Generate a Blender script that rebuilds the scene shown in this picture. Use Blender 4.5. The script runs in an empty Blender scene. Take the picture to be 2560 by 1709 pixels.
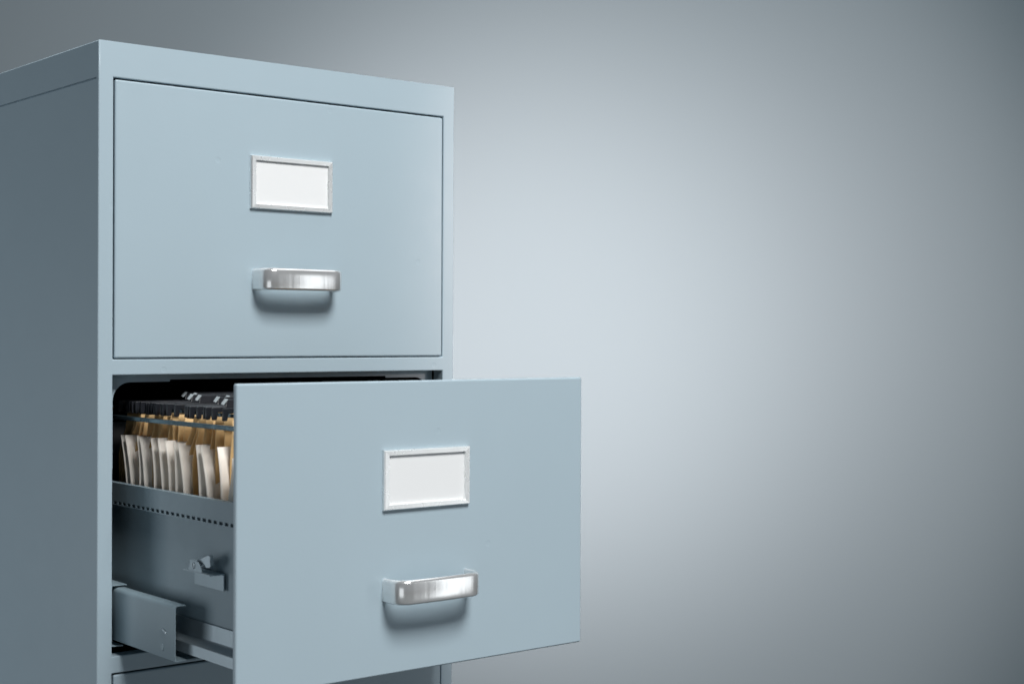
import bpy, bmesh, math, random
from mathutils import Vector, Matrix
random.seed(7)
S = bpy.context.scene
C = S.collection
W, D, H = .47, .62, 1.32          # cabinet width, depth, height
def P(x, y, z): return Vector((x, y, z + H))   # z is measured down from the cabinet top

# ------------------------------------------------------------------ camera
cam = bpy.data.cameras.new('camera'); co = bpy.data.objects.new('camera', cam); C.objects.link(co)
yaw, pitch, roll = .87669, -.00439, .00413
fw = Vector((math.cos(yaw)*math.cos(pitch), math.sin(yaw)*math.cos(pitch), math.sin(pitch)))
rt = Vector((math.sin(yaw), -math.cos(yaw), 0)); up = rt.cross(fw)
r2 = rt*math.cos(roll) + up*math.sin(roll); u2 = -rt*math.sin(roll) + up*math.cos(roll)
M = Matrix((r2, u2, -fw)).transposed().to_4x4(); M.translation = P(-.68504, -1.50196, -.30808)
co.matrix_world = M
CAM = P(-.68504, -1.50196, -.30808)
cam.sensor_width = 36; cam.lens = 3795.9/2560*36; cam.clip_end = 100; cam.clip_start = .05
cam.dof.use_dof = True; cam.dof.focus_distance = 1.72; cam.dof.aperture_fstop = 8
S.camera = co
# ------------------------------------------------------------------ world, view
w = bpy.data.worlds.new('World'); S.world = w; w.use_nodes = True
w.node_tree.nodes['Background'].inputs[0].default_value = (.62, .80, 1, 1)
w.node_tree.nodes['Background'].inputs[1].default_value = .06
S.view_settings.view_transform = 'Standard'; S.view_settings.look = 'None'
S.view_settings.gamma = 1; S.view_settings.exposure = 0; S.view_settings.use_curve_mapping = False
# ------------------------------------------------------------------ lamps
def area(name, loc, target, sx, sy, power, col=(1, 1, 1), spread=180):
    l = bpy.data.lights.new(name, 'AREA'); l.shape = 'RECTANGLE'; l.size = sx; l.size_y = sy
    l.energy = power; l.color = col; l.spread = math.radians(spread)
    o = bpy.data.objects.new(name, l); C.objects.link(o); o.location = loc
    o.rotation_euler = (Vector(target) - Vector(loc)).to_track_quat('-Z', 'Y').to_euler()
    return o
mid = P(.24, -.1, -.4)
area('key_softbox', P(.02, -2.85, 2.80), mid, 1.5, 1.25, 216, (1, .99, .975))
area('front_fill_softbox', P(1.18, -1.40, -.50), P(.24, -.15, -.50), .27, 1.35, 2.0, (.95, .98, 1))
area('left_fill_softbox', P(-1.25, .95, -.70), P(.0, .0, -.45), .9, .9, 5.8, (.88, .95, 1))
area('camera_side_softbox', P(-1.75, -1.75, -.90), P(.1, -.1, -.5), 1.3, 1.0, 3.6, (.93, .97, 1))
area('top_softbox', P(1.1, -.05, 1.7), P(.5, .0, -.2), 1.3, 1.3, 9, (.97, .985, 1))
# two background lamps on the wall, one behind the cabinet, one off to the right
def cpt(x, y, z): return CAM + r2*x + u2*y + fw*z
WALL = 4.0
def spot(name, loc, aim, half, power):
    sp = bpy.data.lights.new(name, 'SPOT'); sp.energy = power; sp.spot_size = 2*half; sp.spot_blend = 1
    sp.shadow_soft_size = .06; sp.color = (1, .79, .718)
    so = bpy.data.objects.new(name, sp); C.objects.link(so); so.location = loc
    so.rotation_euler = (aim - loc).to_track_quat('-Z', 'Y').to_euler()
spot('background_lamp', cpt(-.132, -.023, 2.50), cpt(-.04, .008, WALL), .68, 318)
spot('background_lamp', cpt(2.067, .407, 1.374), cpt(-.314, -.104, WALL), .635, 1060)
# ------------------------------------------------------------------ materials
def mat(name, col, rough=.5, metal=0., bump=0., bscale=400., mottling=0., spec=.5, aniso=0., dimples=None, coat=0.):
    m = bpy.data.materials.new(name); m.use_nodes = True; nt = m.node_tree; b = nt.nodes['Principled BSDF']
    b.inputs['Base Color'].default_value = (*col, 1); b.inputs['Roughness'].default_value = rough
    b.inputs['Metallic'].default_value = metal; b.inputs['Specular IOR Level'].default_value = spec
    b.inputs['Anisotropic'].default_value = aniso; b.inputs['Coat Weight'].default_value = coat
    tc = nt.nodes.new('ShaderNodeTexCoord')
    if mottling:
        n = nt.nodes.new('ShaderNodeTexNoise'); n.inputs['Scale'].default_value = 9; n.inputs['Detail'].default_value = 6
        n.inputs['Roughness'].default_value = .6
        nt.links.new(tc.outputs['Object'], n.inputs['Vector'])
        mx = nt.nodes.new('ShaderNodeMix'); mx.data_type = 'RGBA'
        mx.inputs['A'].default_value = (*[c*(1-mottling) for c in col], 1); mx.inputs['B'].default_value = (*[c*(1+mottling) for c in col], 1)
        nt.links.new(n.outputs['Fac'], mx.inputs['Factor']); nt.links.new(mx.outputs['Result'], b.inputs['Base Color'])
        mr = nt.nodes.new('ShaderNodeMapRange'); mr.inputs['To Min'].default_value = rough*.85; mr.inputs['To Max'].default_value = min(1, rough*1.15)
        n3 = nt.nodes.new('ShaderNodeTexNoise'); n3.inputs['Scale'].default_value = 45; n3.inputs['Detail'].default_value = 5
        nt.links.new(tc.outputs['Object'], n3.inputs['Vector'])
        nt.links.new(n3.outputs['Fac'], mr.inputs['Value']); nt.links.new(mr.outputs['Result'], b.inputs['Roughness'])
    height = None
    if bump:
        n2 = nt.nodes.new('ShaderNodeTexNoise'); n2.inputs['Scale'].default_value = bscale; n2.inputs['Detail'].default_value = 3
        nt.links.new(tc.outputs['Object'], n2.inputs['Vector'])
        bp = nt.nodes.new('ShaderNodeBump'); bp.inputs['Strength'].default_value = bump; bp.inputs['Distance'].default_value = .001
        nt.links.new(n2.outputs['Fac'], bp.inputs['Height']); nt.links.new(bp.outputs['Normal'], b.inputs['Normal']); height = bp
    if dimples:                      # shallow spot-weld dents: (x, y, z) in object space
        prev = height
        for q in dimples:
            d = nt.nodes.new('ShaderNodeVectorMath'); d.operation = 'DISTANCE'; d.inputs[1].default_value = q
            nt.links.new(tc.outputs['Object'], d.inputs[0])
            r = nt.nodes.new('ShaderNodeMapRange'); r.interpolation_type = 'SMOOTHSTEP'
            r.inputs['From Min'].default_value = .0022; r.inputs['From Max'].default_value = .0036
            nt.links.new(d.outputs['Value'], r.inputs['Value'])
            bp = nt.nodes.new('ShaderNodeBump'); bp.inputs['Strength'].default_value = .35; bp.inputs['Distance'].default_value = .0004
            nt.links.new(r.outputs['Result'], bp.inputs['Height'])
            if prev: nt.links.new(prev.outputs['Normal'], bp.inputs['Normal'])
            prev = bp
        nt.links.new(prev.outputs['Normal'], b.inputs['Normal'])
    return m
PAINT = (.405, .515, .582)
m_paint = mat('blue_grey_paint', PAINT, .42, bump=.05, bscale=260, mottling=.025)
m_frame = mat('blue_grey_frame_paint', PAINT, .42, bump=.05, bscale=260, mottling=.025,
              dimples=[(.0757, 0, -.3468+H), (.44, 0, -.345+H), (.11, 0, -.665+H), (.0152, 0, -.1728+H)])
m_top_front = mat('top_drawer_paint', PAINT, .42, bump=.05, bscale=260, mottling=.025, dimples=[(.0515, 0, -.0076), (-.095, 0, -.0759), (.1798, 0, -.1795)])
m_open_front = mat('open_drawer_paint', PAINT, .42, bump=.05, bscale=260, mottling=.025, dimples=[(.0172, 0, -.0524), (.0836, 0, -.1729)])
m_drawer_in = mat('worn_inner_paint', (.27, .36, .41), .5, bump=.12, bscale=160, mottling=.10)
m_steel = mat('grey_steel', (.36, .43, .47), .38, metal=.55, bump=.12, bscale=220, mottling=.12)
m_latch = mat('grey_latch_metal', (.36, .45, .50), .4, metal=.2, bump=.15, bscale=200, mottling=.12)
m_rod = mat('dark_steel_bar', (.12, .185, .215), .25, metal=.8, bump=.5, bscale=40, mottling=.2)
m_dark = mat('unlit_recess_black', (.015, .018, .022), .7)  # near-black colour stands in for shade inside the bays and the screw slot
m_black = mat('black_plastic', (.012, .013, .017), .28, bump=.25, bscale=120)
m_bar = mat('dark_grey_plastic', (.013, .015, .020), .36, bump=.2, bscale=160)
m_clear = mat('pale_clear_plastic', (.30, .34, .36), .10, bump=.3, bscale=250)
m_kraft = mat('kraft_card', (.69, .47, .225), .75, bump=.25, bscale=300, mottling=.10)
m_paper = mat('white_paper', (.89, .84, .77), .8, bump=.08, bscale=120, mottling=.02)
m_card = mat('bright_label_card', (.86, .88, .89), .6, bump=.05, bscale=200)
m_wall = mat('matte_wall', (.088, .126, .149), .9)
m_floor = mat('matte_floor', (.07, .08, .085), .8)
def alu():
    m = mat('polished_aluminium', (.88, .89, .89), .17, metal=.72); nt = m.node_tree; b = nt.nodes['Principled BSDF']
    tc = nt.nodes.new('ShaderNodeTexCoord'); mp = nt.nodes.new('ShaderNodeMapping'); mp.inputs['Scale'].default_value = (150, 150, 9)
    n = nt.nodes.new('ShaderNodeTexNoise'); n.inputs['Scale'].default_value = 1; n.inputs['Detail'].default_value = 3
    nt.links.new(tc.outputs['Object'], mp.inputs[0]); nt.links.new(mp.outputs[0], n.inputs['Vector'])
    n2 = nt.nodes.new('ShaderNodeTexNoise'); n2.inputs['Scale'].default_value = 30; n2.inputs['Detail'].default_value = 4
    nt.links.new(tc.outputs['Object'], n2.inputs['Vector'])
    mr = nt.nodes.new('ShaderNodeMapRange'); mr.inputs['To Min'].default_value = .14; mr.inputs['To Max'].default_value = .24
    nt.links.new(n2.outputs['Fac'], mr.inputs['Value']); nt.links.new(mr.outputs['Result'], b.inputs['Roughness'])
    bp = nt.nodes.new('ShaderNodeBump'); bp.inputs['Strength'].default_value = .3; bp.inputs['Distance'].default_value = .0004
    nt.links.new(n.outputs['Fac'], bp.inputs['Height']); nt.links.new(bp.outputs['Normal'], b.inputs['Normal'])
    return m
m_alu = alu()
m_frame_alu = mat('satin_aluminium', (.86, .88, .88), .28, metal=.64, bump=.10, bscale=350, mottling=.08)

# ------------------------------------------------------------------ helpers
def obj(name, bm, m, parent=None, origin=None, bev=0., seg=2, smooth=True, **props):
    bmesh.ops.recalc_face_normals(bm, faces=bm.faces)
    me = bpy.data.meshes.new(name); bm.to_mesh(me); bm.free()
    me.materials.append(m); o = bpy.data.objects.new(name, me); C.objects.link(o)
    if origin is not None:
        me.transform(Matrix.Translation(-Vector(origin)))
        o.location = Vector(origin)
    if parent:
        o.parent = parent; q = parent; off = Vector((0, 0, 0))
        while q: off += q.location; q = q.parent
        o.location = o.location - off
    if bev:
        b = o.modifiers.new('bevel', 'BEVEL'); b.width = bev; b.segments = seg; b.limit_method = 'ANGLE'
        b.angle_limit = math.radians(35); b.harden_normals = True
    if smooth:
        for p in me.polygons: p.use_smooth = True
    for k, v in props.items(): o[k] = v
    return o
def flat(o):
    for p in o.data.polygons: p.use_smooth = False
    return o
def box(bm, a, b):
    (x0, y0, z0), (x1, y1, z1) = a, b
    v = [bm.verts.new(P(x, y, z)) for x in (x0, x1) for y in (y0, y1) for z in (z0, z1)]
    for f in ((0,1,3,2), (4,6,7,5), (0,4,5,1), (2,3,7,6), (0,2,6,4), (1,5,7,3)): bm.faces.new([v[i] for i in f])
    return v
def bx(a, b):
    bm = bmesh.new(); box(bm, a, b); return bm
def sheet_yprofile(prof, y0, y1, t):
    """cross-section polyline prof [(x,z)] swept along y, with thickness t"""
    bm = bmesh.new()
    pts = [Vector(p) for p in prof]; n = len(pts); nor = []
    for i in range(n):
        a = pts[max(i-1, 0)]; b = pts[min(i+1, n-1)]; d = (b-a).normalized(); nor.append(Vector((-d.y, d.x)))
    ring = pts + [pts[i] + nor[i]*t for i in reversed(range(n))]
    A = [bm.verts.new(P(p.x, y0, p.y)) for p in ring]; B = [bm.verts.new(P(p.x, y1, p.y)) for p in ring]
    k = len(ring)
    for i in range(k): bm.faces.new((A[i], A[(i+1) % k], B[(i+1) % k], B[i]))
    for i in range(n-1):
        for R in (A, B): bm.faces.new((R[i], R[i+1], R[k-2-i], R[k-1-i]))
    return bm
def thing(name, label, cat, loc, group=None):
    o = bpy.data.objects.new(name, None); C.objects.link(o); o.location = loc; o.empty_display_size = .05
    o['label'] = label; o['category'] = cat
    if group: o['group'] = group
    return o

# ------------------------------------------------------------------ setting
cw = CAM + fw*WALL
bm = bmesh.new()
for s in ((-6, 1), (6, 1), (6, 0), (-6, 0)):
    pass
fh = Vector((fw.x, fw.y, 0)).normalized()
base = Vector((CAM.x, CAM.y, 0)) + fh*WALL
v = []
for d in (0, .12):
    for sx in (-6, 6):
        for z in (-.004, 4.2):
            v.append(bm.verts.new(base + fh*d + rt*sx + Vector((0, 0, z))))
for f in ((0,1,3,2), (4,6,7,5), (0,4,5,1), (2,3,7,6), (0,2,6,4), (1,5,7,3)): bm.faces.new([v[i] for i in f])
flat(obj('wall', bm, m_wall, kind='structure'))
bm = bmesh.new(); vv = [bm.verts.new(q) for q in ((-9, -9, 0), (9, -9, 0), (9, 9, 0), (-9, 9, 0))]; bm.faces.new(vv)
flat(obj('floor', bm, m_floor, kind='structure'))

# ------------------------------------------------------------------ cabinet
cab = thing('filing_cabinet', 'pale blue grey steel filing cabinet with its second drawer pulled open', 'filing cabinet', (W/2, D/2, 0))
IN = .0167
OP = [(-.0377, -.3353), (-.3519, -.6494), (-.6672, -.9647), (-.9812, -1.2788)]   # drawer openings
ZC = -.0386
def carcass():
    bm = bmesh.new(); V = {}
    def vt(x, y, z):
        k = (round(x, 5), round(y, 5), round(z, 5))
        if k not in V: V[k] = bm.verts.new(P(*k))
        return V[k]
    zs = [0] + [z for o in OP for z in o] + [-H]
    xs = [0, IN, W-IN, W]
    holes = []
    for i in range(3):
        for j in range(len(zs)-1):
            if i == 1 and j % 2 == 1: holes.append((zs[j], zs[j+1])); continue
            bm.faces.new((vt(xs[i], 0, zs[j]), vt(xs[i+1], 0, zs[j]), vt(xs[i+1], 0, zs[j+1]), vt(xs[i], 0, zs[j+1])))
    # flanges of the openings fold back
    for a, b in holes:
        c = [(IN, a), (W-IN, a), (W-IN, b), (IN, b)]
        for k in range(4):
            (xa, za), (xb, zb) = c[k], c[(k+1) % 4]
            bm.faces.new((vt(xa, 0, za), vt(xb, 0, zb), vt(xb, .0185, zb), vt(xa, .0185, za)))
    top = [vt(0, 0, 0), vt(W, 0, 0)]
    fl = [vt(0, 0, z) for z in zs]; fr = [vt(W, 0, z) for z in zs]
    bl = [vt(0, D, z) for z in (0, -H)]; br = [vt(W, D, z) for z in (0, -H)]
    bm.faces.new(fl + [bl[1], bl[0]]); bm.faces.new(fr + [br[1], br[0]])
    bm.faces.new((vt(0, 0, 0), vt(W, 0, 0), vt(W, D, 0), vt(0, D, 0)))
    bm.faces.new((bl[0], br[0], br[1], bl[1]))
    bmesh.ops.recalc_face_normals(bm, faces=bm.faces)
    bm.normal_update()
    sharp = [e for e in bm.edges if len(e.link_faces) == 2 and e.calc_face_angle(0) > .6]
    bmesh.ops.bevel(bm, geom=sharp, offset=.0014, segments=3, affect='EDGES', profile=.5)
    # folded groove under the top cap on both sides
    for side in (0, W):
        f = [f for f in bm.faces if abs(f.calc_center_median().x - side) < 1e-4 and f.calc_area() > .3]
        g = f[:]
        for z in (ZC, ZC - .0020):
            geo = []
            for q in g: geo += [q] + list(q.edges) + list(q.verts)
            r = bmesh.ops.bisect_plane(bm, geom=list(set(geo)), plane_co=P(0, 0, z), plane_no=(0, 0, 1))
            g = [q for q in bm.faces if abs(q.calc_center_median().x - side) < 1e-4]
        r = [q for q in bm.faces if abs(q.calc_center_median().x - side) < 1e-4 and abs(q.calc_center_median().z - (H+ZC-.0010)) < 2e-4]
        geo = []
        for q in r: geo += [q] + list(q.edges) + list(q.verts)
        bmesh.ops.bisect_plane(bm, geom=list(set(geo)), plane_co=(0, .0055, 0), plane_no=(0, 1, 0))
        r = [q for q in bm.faces if abs(q.calc_center_median().x - side) < 1e-4 and abs(q.calc_center_median().z - (H+ZC-.0010)) < 2e-4 and q.calc_center_median().y > .006]
        ex = bmesh.ops.extrude_face_region(bm, geom=r)
        vs = [q for q in ex['geom'] if isinstance(q, bmesh.types.BMVert)]
        bmesh.ops.translate(bm, verts=vs, vec=(.0028 if side == 0 else -.0028, 0, 0))
        bmesh.ops.delete(bm, geom=r, context='FACES_ONLY')
    return bm
def auto_smooth(o):
    for p in o.data.polygons: p.use_smooth = p.area < .0016 and min((o.data.vertices[a].co-o.data.vertices[b].co).length for a, b in p.edge_keys) < .0016
    return o
body = obj('body', carcass(), m_frame, cab, origin=P(0, 0, -H), smooth=False); auto_smooth(body)
sd = body.modifiers.new('sheet', 'SOLIDIFY'); sd.thickness = .0011; sd.offset = -1

# inner bulkhead behind each open front: cut-out with round corners
def bulkhead(zt):
    bm = bmesh.new(); y0, y1 = .0192, .0204
    zo = zt - .0084; zn = zt - .0062; r = .020; xl, xr = .0255, .4445
    inner = [(xl, zt-.10)]
    for k in range(11):
        a = math.pi - k/10*math.pi/2; inner.append((xl+r+r*math.cos(a), zo-r+r*math.sin(a)))
    inner += [(.0925, zo), (.0928, zn), (.3804, zn), (.3807, zo)]
    for k in range(11):
        a = math.pi/2 - k/10*math.pi/2; inner.append((xr-r+r*math.cos(a), zo-r+r*math.sin(a)))
    inner.append((xr, zt-.10))
    outer = [(.0180, zt-.10)] + [(.0180, zt+.002)] + [(x, zt+.002) for x, z in inner[1:-1]] + [(.4511, zt+.002)] + [(.4511, zt-.10)]
    inn = [inner[0], inner[0]] + inner[1:-1] + [inner[-1], inner[-1]]
    inn[1] = inner[1]; inn[-2] = inner[-2]
    A = [[bm.verts.new(P(x, y, z)) for x, z in L] for y in (y0, y1) for L in (outer, inn)]
    n = len(outer)
    for i in range(n-1):
        bm.faces.new((A[0][i], A[0][i+1], A[1][i+1], A[1][i])); bm.faces.new((A[2][i], A[2][i+1], A[3][i+1], A[3][i]))
        bm.faces.new((A[1][i], A[1][i+1], A[3][i+1], A[3][i]))
    bmesh.ops.remove_doubles(bm, verts=bm.verts, dist=1e-6)
    return bm
flat(obj('inner_frame', bulkhead(OP[1][0]), m_paint, cab, origin=P(W/2, .02, OP[1][0])))
# shelves and liner that close the drawer bays, interior shade put in as near-black
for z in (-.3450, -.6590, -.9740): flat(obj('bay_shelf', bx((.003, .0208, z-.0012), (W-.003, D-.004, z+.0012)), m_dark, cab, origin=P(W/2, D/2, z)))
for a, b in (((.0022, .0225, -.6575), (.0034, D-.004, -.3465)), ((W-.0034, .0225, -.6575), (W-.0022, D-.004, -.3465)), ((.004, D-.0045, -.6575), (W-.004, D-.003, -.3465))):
    flat(obj('bay_shade_liner', bx(a, b), m_dark, cab, origin=P(a[0], a[1], -.5)))

# ---- handle and label holder
def handle_bm(x0, x1, zc, y):
    bm = bmesh.new()
    t = .0042; pr = .0305; rad = .0170
    # outer path
    path = []
    path.append((Vector((x0, y)), Vector((-1, 0)))); path.append((Vector((x0, y-pr+rad+.004)), Vector((-1, 0))))
    N = 12
    for k in range(N+1):
        a = math.pi + k/N*math.pi/2; path.append((Vector((x0+rad+rad*math.cos(a), y-pr+rad+rad*math.sin(a))), Vector((math.cos(a), math.sin(a)))))
    M_ = 10
    for k in range(1, M_):
        f = k/M_; path.append((Vector((x0+rad+(x1-x0-2*rad)*f, y-pr-.0012*math.sin(math.pi*f))), Vector((-.04*math.cos(math.pi*f), -1)).normalized()))
    for k in range(N+1):
        a = 1.5*math.pi + k/N*math.pi/2; path.append((Vector((x1-rad+rad*math.cos(a), y-pr+rad+rad*math.sin(a))), Vector((math.cos(a), math.sin(a)))))
    path.append((Vector((x1, y-pr+rad+.004)), Vector((1, 0)))); path.append((Vector((x1, y)), Vector((1, 0))))
    sec = [(-t, .0112), (-t+.0006, .0122), (-.0026, .0126), (-.0014, .0118), (-.0005, .0106), (0, .0094),
           (.0001, 0), (0, -.0094), (-.0004, -.0104), (-.0012, -.0112), (-.0026, -.0118), (-t+.0006, -.0116), (-t, -.0106)]
    rings = []
    for p, n in path: rings.append([bm.verts.new(P(p.x+n.x*s, min(p.y+n.y*s, y), zc+z)) for s, z in sec])
    k = len(sec)
    for a, b in zip(rings, rings[1:]):
        for i in range(k): bm.faces.new((a[i], a[(i+1) % k], b[(i+1) % k], b[i]))
    bm.faces.new(rings[0]); bm.faces.new(rings[-1])
    return bm
def smooth_by(o, ang):
    me = o.data
    bm = bmesh.new(); bm.from_mesh(me)
    for f in bm.faces: f.smooth = True
    for e in bm.edges:
        e.smooth = not (len(e.link_faces) == 2 and e.calc_face_angle(0) > math.radians(ang))
    bm.to_mesh(me); bm.free(); return o
def holder_bm(x0, x1, z1, z0, y):
    bm = bmesh.new()
    # section from the outer foot up, over the rim and down to the card: (inset, height)
    sx = [(0, 0), (.0003, .0026), (.0014, .0038), (.0062, .0035), (.0066, .0031), (.0068, .0006)]
    R = []
    for ins, h in sx:
        iz = ins*.84
        R.append([bm.verts.new(P(x, y-h, z)) for x, z in ((x0+ins, z1-iz), (x1-ins, z1-iz), (x1-ins, z0+iz), (x0+ins, z0+iz))])
    for a, b in zip(R, R[1:]):
        for i in range(4): bm.faces.new((a[i], a[(i+1) % 4], b[(i+1) % 4], b[i]))
    bm.faces.new(R[0])
    return bm
def furnish(dr, zt, y, lx=0., closed=True):
    smooth_by(obj('handle', handle_bm(.1837, .2912, zt-.2090, y-.0001), m_alu, dr, origin=P(.236, y, zt-.209)), 50)
    x0, x1, z1, z0 = .1803+lx, .2893+lx, zt-.0690, zt-.1293
    h = obj('label_holder', holder_bm(x0, x1, z1, z0, y-.0002), m_frame_alu, dr, origin=P((x0+x1)/2, y, z1))
    flat(h)
    flat(obj('label_card', bx((x0+.0064, y-.0012, z0+.0054), (x1-.0064, y-.0010, z1-.0054)), m_card, dr, origin=P((x0+x1)/2, y, z1)))
def front(zt, h, y, label):
    x0, x1 = .0187, .4520
    o = obj('drawer', bx((x0, y, zt-h), (x1, y+.0065, zt)), m_paint, cab, origin=P((x0+x1)/2, y, zt), bev=.0021, seg=4)
    if label: o['label'] = label
    return o
def copy_drawer(src, dz):
    c = src.copy(); C.objects.link(c); c.location.z += dz; 
    if 'label' in c: del c['label']
    for ch in src.children:
        d = ch.copy(); C.objects.link(d); d.parent = c
    return c
d1 = front(OP[0][0]-.0019, .2945, 0, None); furnish(d1, OP[0][0], 0)
d3 = copy_drawer(d1, OP[2][0]-OP[0][0]); d4 = copy_drawer(d1, OP[3][0]-OP[0][0])
d1.data = d1.data.copy(); d1.data.materials[0] = m_top_front
d1['label'] = 'closed top drawer'; d3['label'] = 'closed drawer in the shadow of the open one'
# ---- open drawer
E_ = -.2575
d2 = front(-.3541, .2935, E_, 'open drawer full of hanging folders'); furnish(d2, -.3541, E_, .003); d2.data.materials[0] = m_open_front
yb = E_+.0066; YB = .30          # inside of the front, back of the drawer
XW = .050
def side_walls():
    bm = bmesh.new()
    for a, b in ((XW, XW+.0012), (.42-.0012, .42)): box(bm, (a, yb, -.6280), (b, YB, -.4718))
    box(bm, (XW+.0014, yb, -.6280), (.4186, YB, -.6268)); box(bm, (XW+.0014, YB-.0012, -.6266), (.4186, YB, -.42))
    return bm
flat(obj('drawer_body', side_walls(), m_drawer_in, d2, origin=P(.236, 0, -.628)))
# upper band with its row of slots
def band(x, sgn):
    bm = bmesh.new(); t = .001*sgn
    box(bm, (min(x, x+t), yb, -.4908), (max(x, x+t), YB, -.4716))
    box(bm, (min(x, x+.0075*sgn), yb, -.4716), (max(x, x+.0075*sgn), YB, -.4708))
    y = yb + .004
    while y < YB-.01:
        box(bm, (min(x, x+t), y, -.4941), (max(x, x+t), y+.0040, -.4908)); y += .0112
    box(bm, (min(x, x+.0056*sgn), yb, -.4951), (max(x, x+.0056*sgn), YB, -.4941))
    return bm
flat(obj('side_rim', band(.0440, 1), m_drawer_in, d2, origin=P(.044, 0, -.48)))
flat(obj('side_rim', band(.4260, -1), m_drawer_in, d2, origin=P(.426, 0, -.48)))
obj('corner_bracket', bx((.0424, yb, -.4895), (.0438, yb+.0235, -.4722)), m_drawer_in, d2, origin=P(.043, yb, -.48), bev=.0006)
# hanging rails: outer flat bar and inner thin rail on each side
def rod(x0, x1, z0, z1):
    bm = bx((x0, yb, z0), (x1, YB-.0014, z1)); return bm
obj('hanging_rail', rod(.0385, .0410, -.4010, -.3962), m_rod, d2, origin=P(.04, 0, -.398), bev=.0010, seg=3)
obj('hanging_rail', rod(.4290, .4315, -.4010, -.3962), m_rod, d2, origin=P(.43, 0, -.398), bev=.0010, seg=3)
obj('folder_rail', rod(.0600, .0615, -.3905, -.3868), m_rod, d2, origin=P(.06, 0, -.388), bev=.0005)
obj('folder_rail', rod(.4085, .4100, -.3905, -.3868), m_rod, d2, origin=P(.41, 0, -.388), bev=.0005)
# runner fixed along the drawer side
for s, n in ((1, 0), (-1, 1)):
    X = (lambda x: x) if s == 1 else (lambda x: .470-x)
    prof = [(X(.0478), -.5957), (X(.0478), -.6118), (X(.0470), -.6132), (X(.0372), -.6156), (X(.0360), -.6166), (X(.0360), -.6272)]
    flat(obj('runner', sheet_yprofile(prof, yb, YB-.02, .0010*s), m_steel, d2, origin=P(X(.04), 0, -.61)))
# latch on the drawer side
lat = obj('latch', bx((.0318, -.1836, -.5430), (.0488, -.1286, -.5421)), m_latch, d2, origin=P(.040, -.155, -.542), smooth=False)
def yz_prism(pts, x0, x1):
    bm = bmesh.new(); A = [bm.verts.new(P(x0, y, z)) for y, z in pts]; B = [bm.verts.new(P(x1, y, z)) for y, z in pts]
    bm.faces.new(A); bm.faces.new(B); n = len(pts)
    for i in range(n): bm.faces.new((A[i], A[(i+1) % n], B[(i+1) % n], B[i]))
    return bm
pl = [(-.1850, -.5590), (-.1260, -.5590), (-.1260, -.5432), (-.1850, -.5432)]
bm = yz_prism(pl, .0462, .0474)
o = obj('latch_plate', bm, m_latch, d2, origin=P(.047, -.155, -.55), bev=.0003)
lug = [(-.1405, -.5420), (-.1402, -.5390)] + [(-.1535+.0132*math.cos(a), -.5425+.0118*math.sin(a)) for a in [math.radians(20+14*k) for k in range(11)]] + [(-.1668, -.5420)]
obj('latch_lug', yz_prism(lug, .0318, .0328), m_latch, d2, origin=P(.032, -.15, -.54), bev=.0003)
scr = [(-.1508+.0033*math.cos(a), -.5362+.0033*math.sin(a)) for a in [math.radians(15*k) for k in range(24)]]
bm = yz_prism(scr, .0310, .0317)
obj('latch_screw', bm, m_steel, d2, origin=P(.031, -.151, -.536), bev=.0002)
bm = yz_prism([(-.1505, -.5336), (-.1513, -.5336), (-.1519, -.5388), (-.1511, -.5388)], .03075, .03098)
flat(obj('screw_slot', bm, m_dark, d2, origin=P(.031, -.151, -.536)))
lev = [(-.1455, -.5335), (-.1560, -.5300), (-.1640, -.5268), (-.1720, -.5240), (-.1765, -.5238), (-.1782, -.5262), (-.1775, -.5300), (-.1788, -.5335), (-.1765, -.5362), (-.1700, -.5368), (-.1640, -.5330), (-.1570, -.5345), (-.1500, -.5385), (-.1450, -.5380)]
obj('latch_lever', yz_prism(lev, .0352, .0395), m_steel, d2, origin=P(.037, -.165, -.53), bev=.0006)
obj('latch_stop', yz_prism([(-.1290, -.5420), (-.1290, -.5332), (-.1450, -.5316), (-.1450, -.5420)], .0390, .0402), m_latch, d2, origin=P(.04, -.135, -.537), bev=.0003)
# slides of the cabinet
for s, n in ((1, 0), (-1, 1)):
    X = (lambda x: x) if s == 1 else (lambda x: .470-x)
    top = [(.0340+.003, -.5805), (.0352, -.5792), (.0300, -.5784), (.0272, -.5787), (.0250, -.5800), (.0241, -.5822)]
    prof = [(X(.0365), -.5796), (X(.0352), -.5786), (X(.0290), -.5784), (X(.0262), -.5788), (X(.0246), -.5802), (X(.0240), -.5828),
            (X(.0240), -.6325), (X(.0246), -.6343), (X(.0262), -.6348), (X(.0560), -.6348), (X(.0570), -.6342), (X(.0570), -.6315)]
    sl = obj('slide_rail', sheet_yprofile(prof, -.1268, .30, .0012*s), m_drawer_in, cab, origin=P(X(.04), 0, -.60)); smooth_by(sl, 40)
    if s == 1:
        rv = [(-.1005+.0032*math.cos(a), -.6238+.0038*math.sin(a)) for a in [math.radians(15*k) for k in range(24)]]
        obj('rivet', yz_prism(rv, .0232, .0240), m_drawer_in, sl, origin=P(.0235, -.1, -.624), bev=.0003)
        rv = [(-.0985, -.6045), (-.1040, -.6050), (-.1090, -.6068), (-.1105, -.6090), (-.1085, -.6088), (-.1035, -.6066)]
        obj('rail_stop', yz_prism(rv, .0224, .0240), m_steel, sl, origin=P(.0235, -.1, -.606), bev=.0005)
    prof = [(X(.0372), -.5760), (X(.0360), -.5750), (X(.0215), -.5750), (X(.0195), -.5760), (X(.0190), -.5780), (X(.0190), -.6390), (X(.0200), -.6405), (X(.0330), -.6412)]
    fx = obj('fixed_rail', sheet_yprofile(prof, .0080, .56, .0012*s), m_drawer_in, cab, origin=P(X(.03), 0, -.60)); smooth_by(fx, 40)

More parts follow.
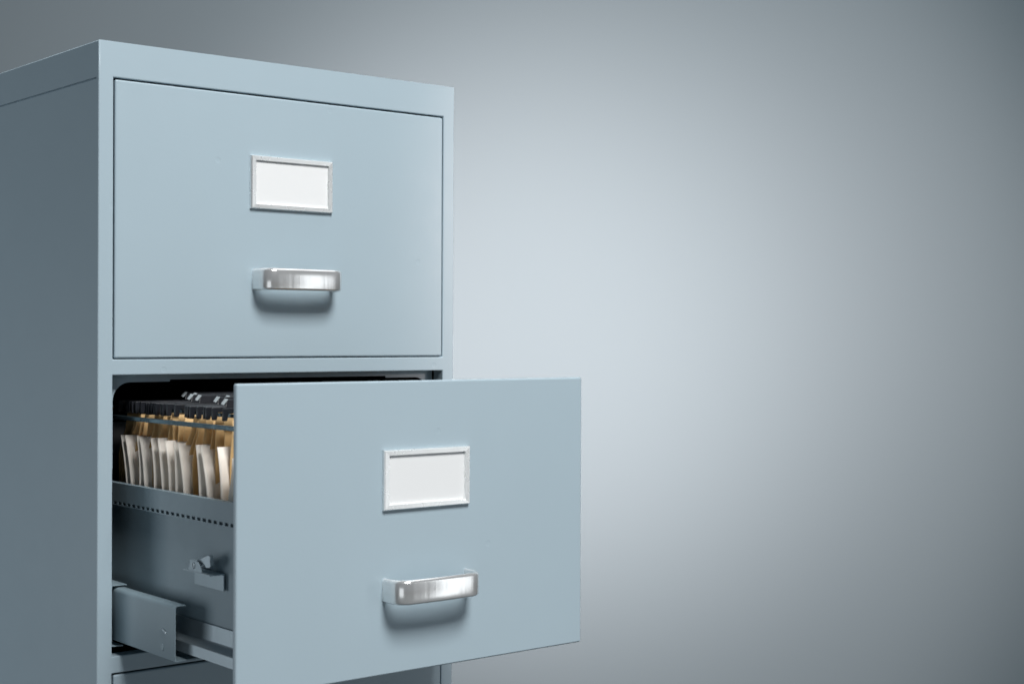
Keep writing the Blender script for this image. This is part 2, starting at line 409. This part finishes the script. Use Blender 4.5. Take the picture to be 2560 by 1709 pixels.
# ------------------------------------------------------------------ hanging folders
hooks = [.0624, .0434, .0385, .0340, .0284, .0223, .0100, -.0049, -.0108, -.0166, -.0235, -.0294, -.0399, -.0447, -.0542, -.0696, -.0924, -.0972, -.1051, -.118, -.1322, -.1372, -.1498, -.172]
kraft = [v_ + .0115 for v_ in (.0775, .0685, .0596, .0533, .037, .0234, .0112, .0046, -.0057, -.0116, -.0176, -.0363, -.0467, -.0536, -.0588, -.0739, -.0777, -.0844, -.0987, -.1199, -.1309, -.1458, -.1607, -.176)]
def bar_bm(y, dz, tilt, dx):
    """strip along x with a hooked drop at each end"""
    bm = bmesh.new(); zt = -.3812+dz; th = .0035
    def prism(pts, ya, yb_):
        A = [bm.verts.new(P(x, ya, z)) for x, z in pts]; B = [bm.verts.new(P(x, yb_, z)) for x, z in pts]
        bm.faces.new(A); bm.faces.new(B); n = len(pts)
        for i in range(n): bm.faces.new((A[i], A[(i+1) % n], B[(i+1) % n], B[i]))
    r = .0014
    pts = [(.0525, zt-.0128), (.0520, zt-.0118), (.0520, zt-r), (.0525, zt-.0004), (.0534, zt), (.4166, zt), (.4175, zt-.0004), (.4180, zt-r),
           (.4180, zt-.0118), (.4175, zt-.0128), (.4140, zt-.0128), (.4132, zt-.0118), (.4126, zt-.0052), (.0576, zt-.0052), (.0568, zt-.0118), (.0560, zt-.0128)]
    prism([(x+dx, z) for x, z in pts], y-th/2, y+th/2)
    for v_ in bm.verts: v_.co.y += (v_.co.z - (H+zt))*tilt
    return bm
def sheet_bm(ytop, ymid, ybot, seed, ztop=-.3935, xl=.0640):
    rnd = random.Random(seed); bm = bmesh.new(); nx, nz = 26, 14
    flare = rnd.choice((-1, 1))*rnd.uniform(.0008, .0045); wob = rnd.uniform(0, 6)
    G = []
    for j in range(nz+1):
        f = j/nz; z = ztop + (-.6180-ztop)*f
        zz = (ztop-z)
        if zz < .05: y = ytop + (ymid-ytop)*(math.sin(math.pi*(zz/.05-.5))+1)/2
        else: y = ymid + (ybot-ymid)*((zz-.05)/(ztop+.618-.05))**1.3
        row = []
        for i in range(nx+1):
            g = (i/nx)**1.8; x = xl + (.4120-xl)*g
            fl = flare*math.exp(-(x-xl)/.012)*min(1, zz/.03) + .0006*math.sin(x*40+wob)*min(1, zz/.02)
            row.append(bm.verts.new(P(x + .0012*math.sin(f*5+wob)*(1-g), y + fl, z)))
        G.append(row)
    for a, b in zip(G, G[1:]):
        for i in range(nx): bm.faces.new((a[i], a[i+1], b[i+1], b[i]))
    return bm
def solid(o, t):
    s = o.modifiers.new('card_thickness', 'SOLIDIFY'); s.thickness = t; s.offset = 0; return o
order = ['frontmost', 'second', 'third', 'fourth', 'fifth', 'sixth', 'seventh', 'eighth', 'ninth', 'tenth', 'eleventh', 'rearmost']
tabs = {2: [(.112, .0)], 4: [(.103, .0)], 6: [(.084, .0)], 7: [(.080, .0)], 8: [(.098, .0)], 9: [(.075, .0)], 11: [(.054, .0)]}
n = len(hooks)//2
for i in range(n):
    y0, y1 = hooks[2*i], hooks[2*i+1]; k0, k1 = kraft[2*i], kraft[2*i+1]
    pos = n-1-i
    lab = '%s hanging folder counted from the open drawer front, brown kraft card with black hooks' % order[pos]
    if pos == 0: lab = 'hanging folder closest to the open drawer front, brown kraft card with black hooks'
    if pos == n-1: lab = 'rearmost hanging folder in the drawer, half lost in the dark of the cabinet'
    ym = (y0+y1)/2
    F = thing('hanging_folder', lab, 'hanging folder', P(.235, ym, -.386), 'hanging folders in the open drawer')
    yb2 = (k0+k1)/2 - .002
    for q, (yy, kk) in enumerate(((y0, k0), (y1, k1))):
        dz = random.uniform(-.0004, .0004)
        obj('hook_bar', bar_bm(yy, dz, random.uniform(-.10, .10), random.uniform(-.0010, .0008)), m_bar, F, origin=P(.235, yy, -.386), bev=.0006)
    # both sides of the folded card are one sheet each, meeting at the fold
    zk = -.3958 if i < 6 else -.3928
    bm = sheet_bm(y0, k0, yb2+.0015, 100+i*2, zk)
    bm2 = sheet_bm(y1, k1, yb2-.0015, 101+i*2, zk)
    me = bpy.data.meshes.new('t'); bm2.to_mesh(me); bm2.free(); bm.from_mesh(me); bpy.data.meshes.remove(me)
    solid(obj('folder_card', bm, m_kraft, F, origin=P(.235, ym, -.386)), .0005)
    for tx, _ in tabs.get(i, []):
        yt = y1
        L_ = .11 if tx < .09 else .08
        # leaning tab strip
        bm = bmesh.new()
        a = [(tx, yt-.0012, -.3806), (tx+L_, yt-.0012, -.3806), (tx+L_, yt+.0016, -.3728), (tx+.0035, yt+.0016, -.3728)]
        A = [bm.verts.new(P(*q)) for q in a]; B = [bm.verts.new(P(q[0], q[1]+.0016, q[2]+.0003)) for q in a]
        bm.faces.new(A); bm.faces.new(B)
        for k in range(4): bm.faces.new((A[k], A[(k+1) % 4], B[(k+1) % 4], B[k]))
        tb = obj('index_tab', bm, m_black, F, origin=P(tx, yt, -.38), bev=.0004)
        bm = bmesh.new()
        a = [(tx-.0040, yt-.0022, -.3772), (tx-.0022, yt-.0022, -.3782), (tx+.0046, yt+.0002, -.3724), (tx+.0022, yt+.0012, -.3719)]
        A = [bm.verts.new(P(*q)) for q in a]; B = [bm.verts.new(P(q[0], q[1]+.0034, q[2]+.0004)) for q in a]
        bm.faces.new(A); bm.faces.new(B)
        for k in range(4): bm.faces.new((A[k], A[(k+1) % 4], B[(k+1) % 4], B[k]))
        obj('tab_end', bm, m_clear, tb, origin=P(tx, yt, -.38), bev=.0005)

# ------------------------------------------------------------------ papers in the folders: (y at the top, y at the rim, z of the top)
papers = [(.0593, .0445, -.4197, 'rearmost white paper bundle, leaning and half in shadow'),
          (.0491, .0332, -.4191, 'thin white paper leaning second from the dark rear of the drawer'),
          (.0200, .0135, -.4184, 'narrow white paper third from the rear, right after the brown gap'),
          (.0139, .0014, -.4195, 'wide white paper fourth from the rear of the drawer'),
          (-.0126, -.0208, -.4191, 'white paper fifth from the rear of the drawer'),
          (-.0287, -.0395, -.4183, 'white paper sixth from the rear of the drawer'),
          (-.0454, -.0552, -.4200, 'white paper seventh from the rear of the drawer'),
          (-.0655, -.0697, -.4202, 'upright narrow white paper just behind the widest sheet'),
          (-.0739, -.0876, -.4210, 'widest white paper sheet, in the middle of the visible row'),
          (-.1131, -.1207, -.4204, 'white paper just before the widest sheet, beyond a brown gap'),
          (-.1221, -.1384, -.4213, 'strongly leaning white paper third from the drawer front'),
          (-.1572, -.1654, -.4202, 'bright narrow white paper second from the drawer front'),
          (-.1873, -.1776, -.4292, 'white paper leaning forward, closest to the drawer front')]
def paper_bm(yt, yr, zt, k):
    rnd = random.Random(50+k); bm = bmesh.new(); nx, nz = 16, 14; G = []
    slope = (yr-yt)/(zt+.4745)
    bow = rnd.uniform(.0008, .0026); cl = rnd.uniform(-.002, .004)
    for j in range(nz+1):
        f = j/nz; z = zt + (-.6150-zt)*f; d = zt-z; dr = zt+.4745
        y = yt + (yr-yt)*min(1, (d/dr)) if d < dr else yr + (yr-yt)*.25*(1-math.exp(-(d-dr)/.05))
        y += -bow*math.sin(math.pi*min(1, d/dr))
        row = []
        for i in range(nx+1):
            g = (i/nx)**1.6; x = .0540 + g*.21
            row.append(bm.verts.new(P(x, y + cl*math.exp(-(x-.054)/.02)*(1-f) - cl*(1-f) + .004*g, z - .0006*g)))
        G.append(row)
    for a, b in zip(G, G[1:]):
        for i in range(nx): bm.faces.new((a[i], a[i+1], b[i+1], b[i]))
    return bm
for k, (yt, yr, zt, lab) in enumerate(papers):
    o = obj('paper_sheet', paper_bm(yt, yr, zt, k), m_paper, None, origin=P(.054, yt, zt))
    solid(o, .0006); o['label'] = lab; o['category'] = 'paper'; o['group'] = 'white papers in the hanging folders'
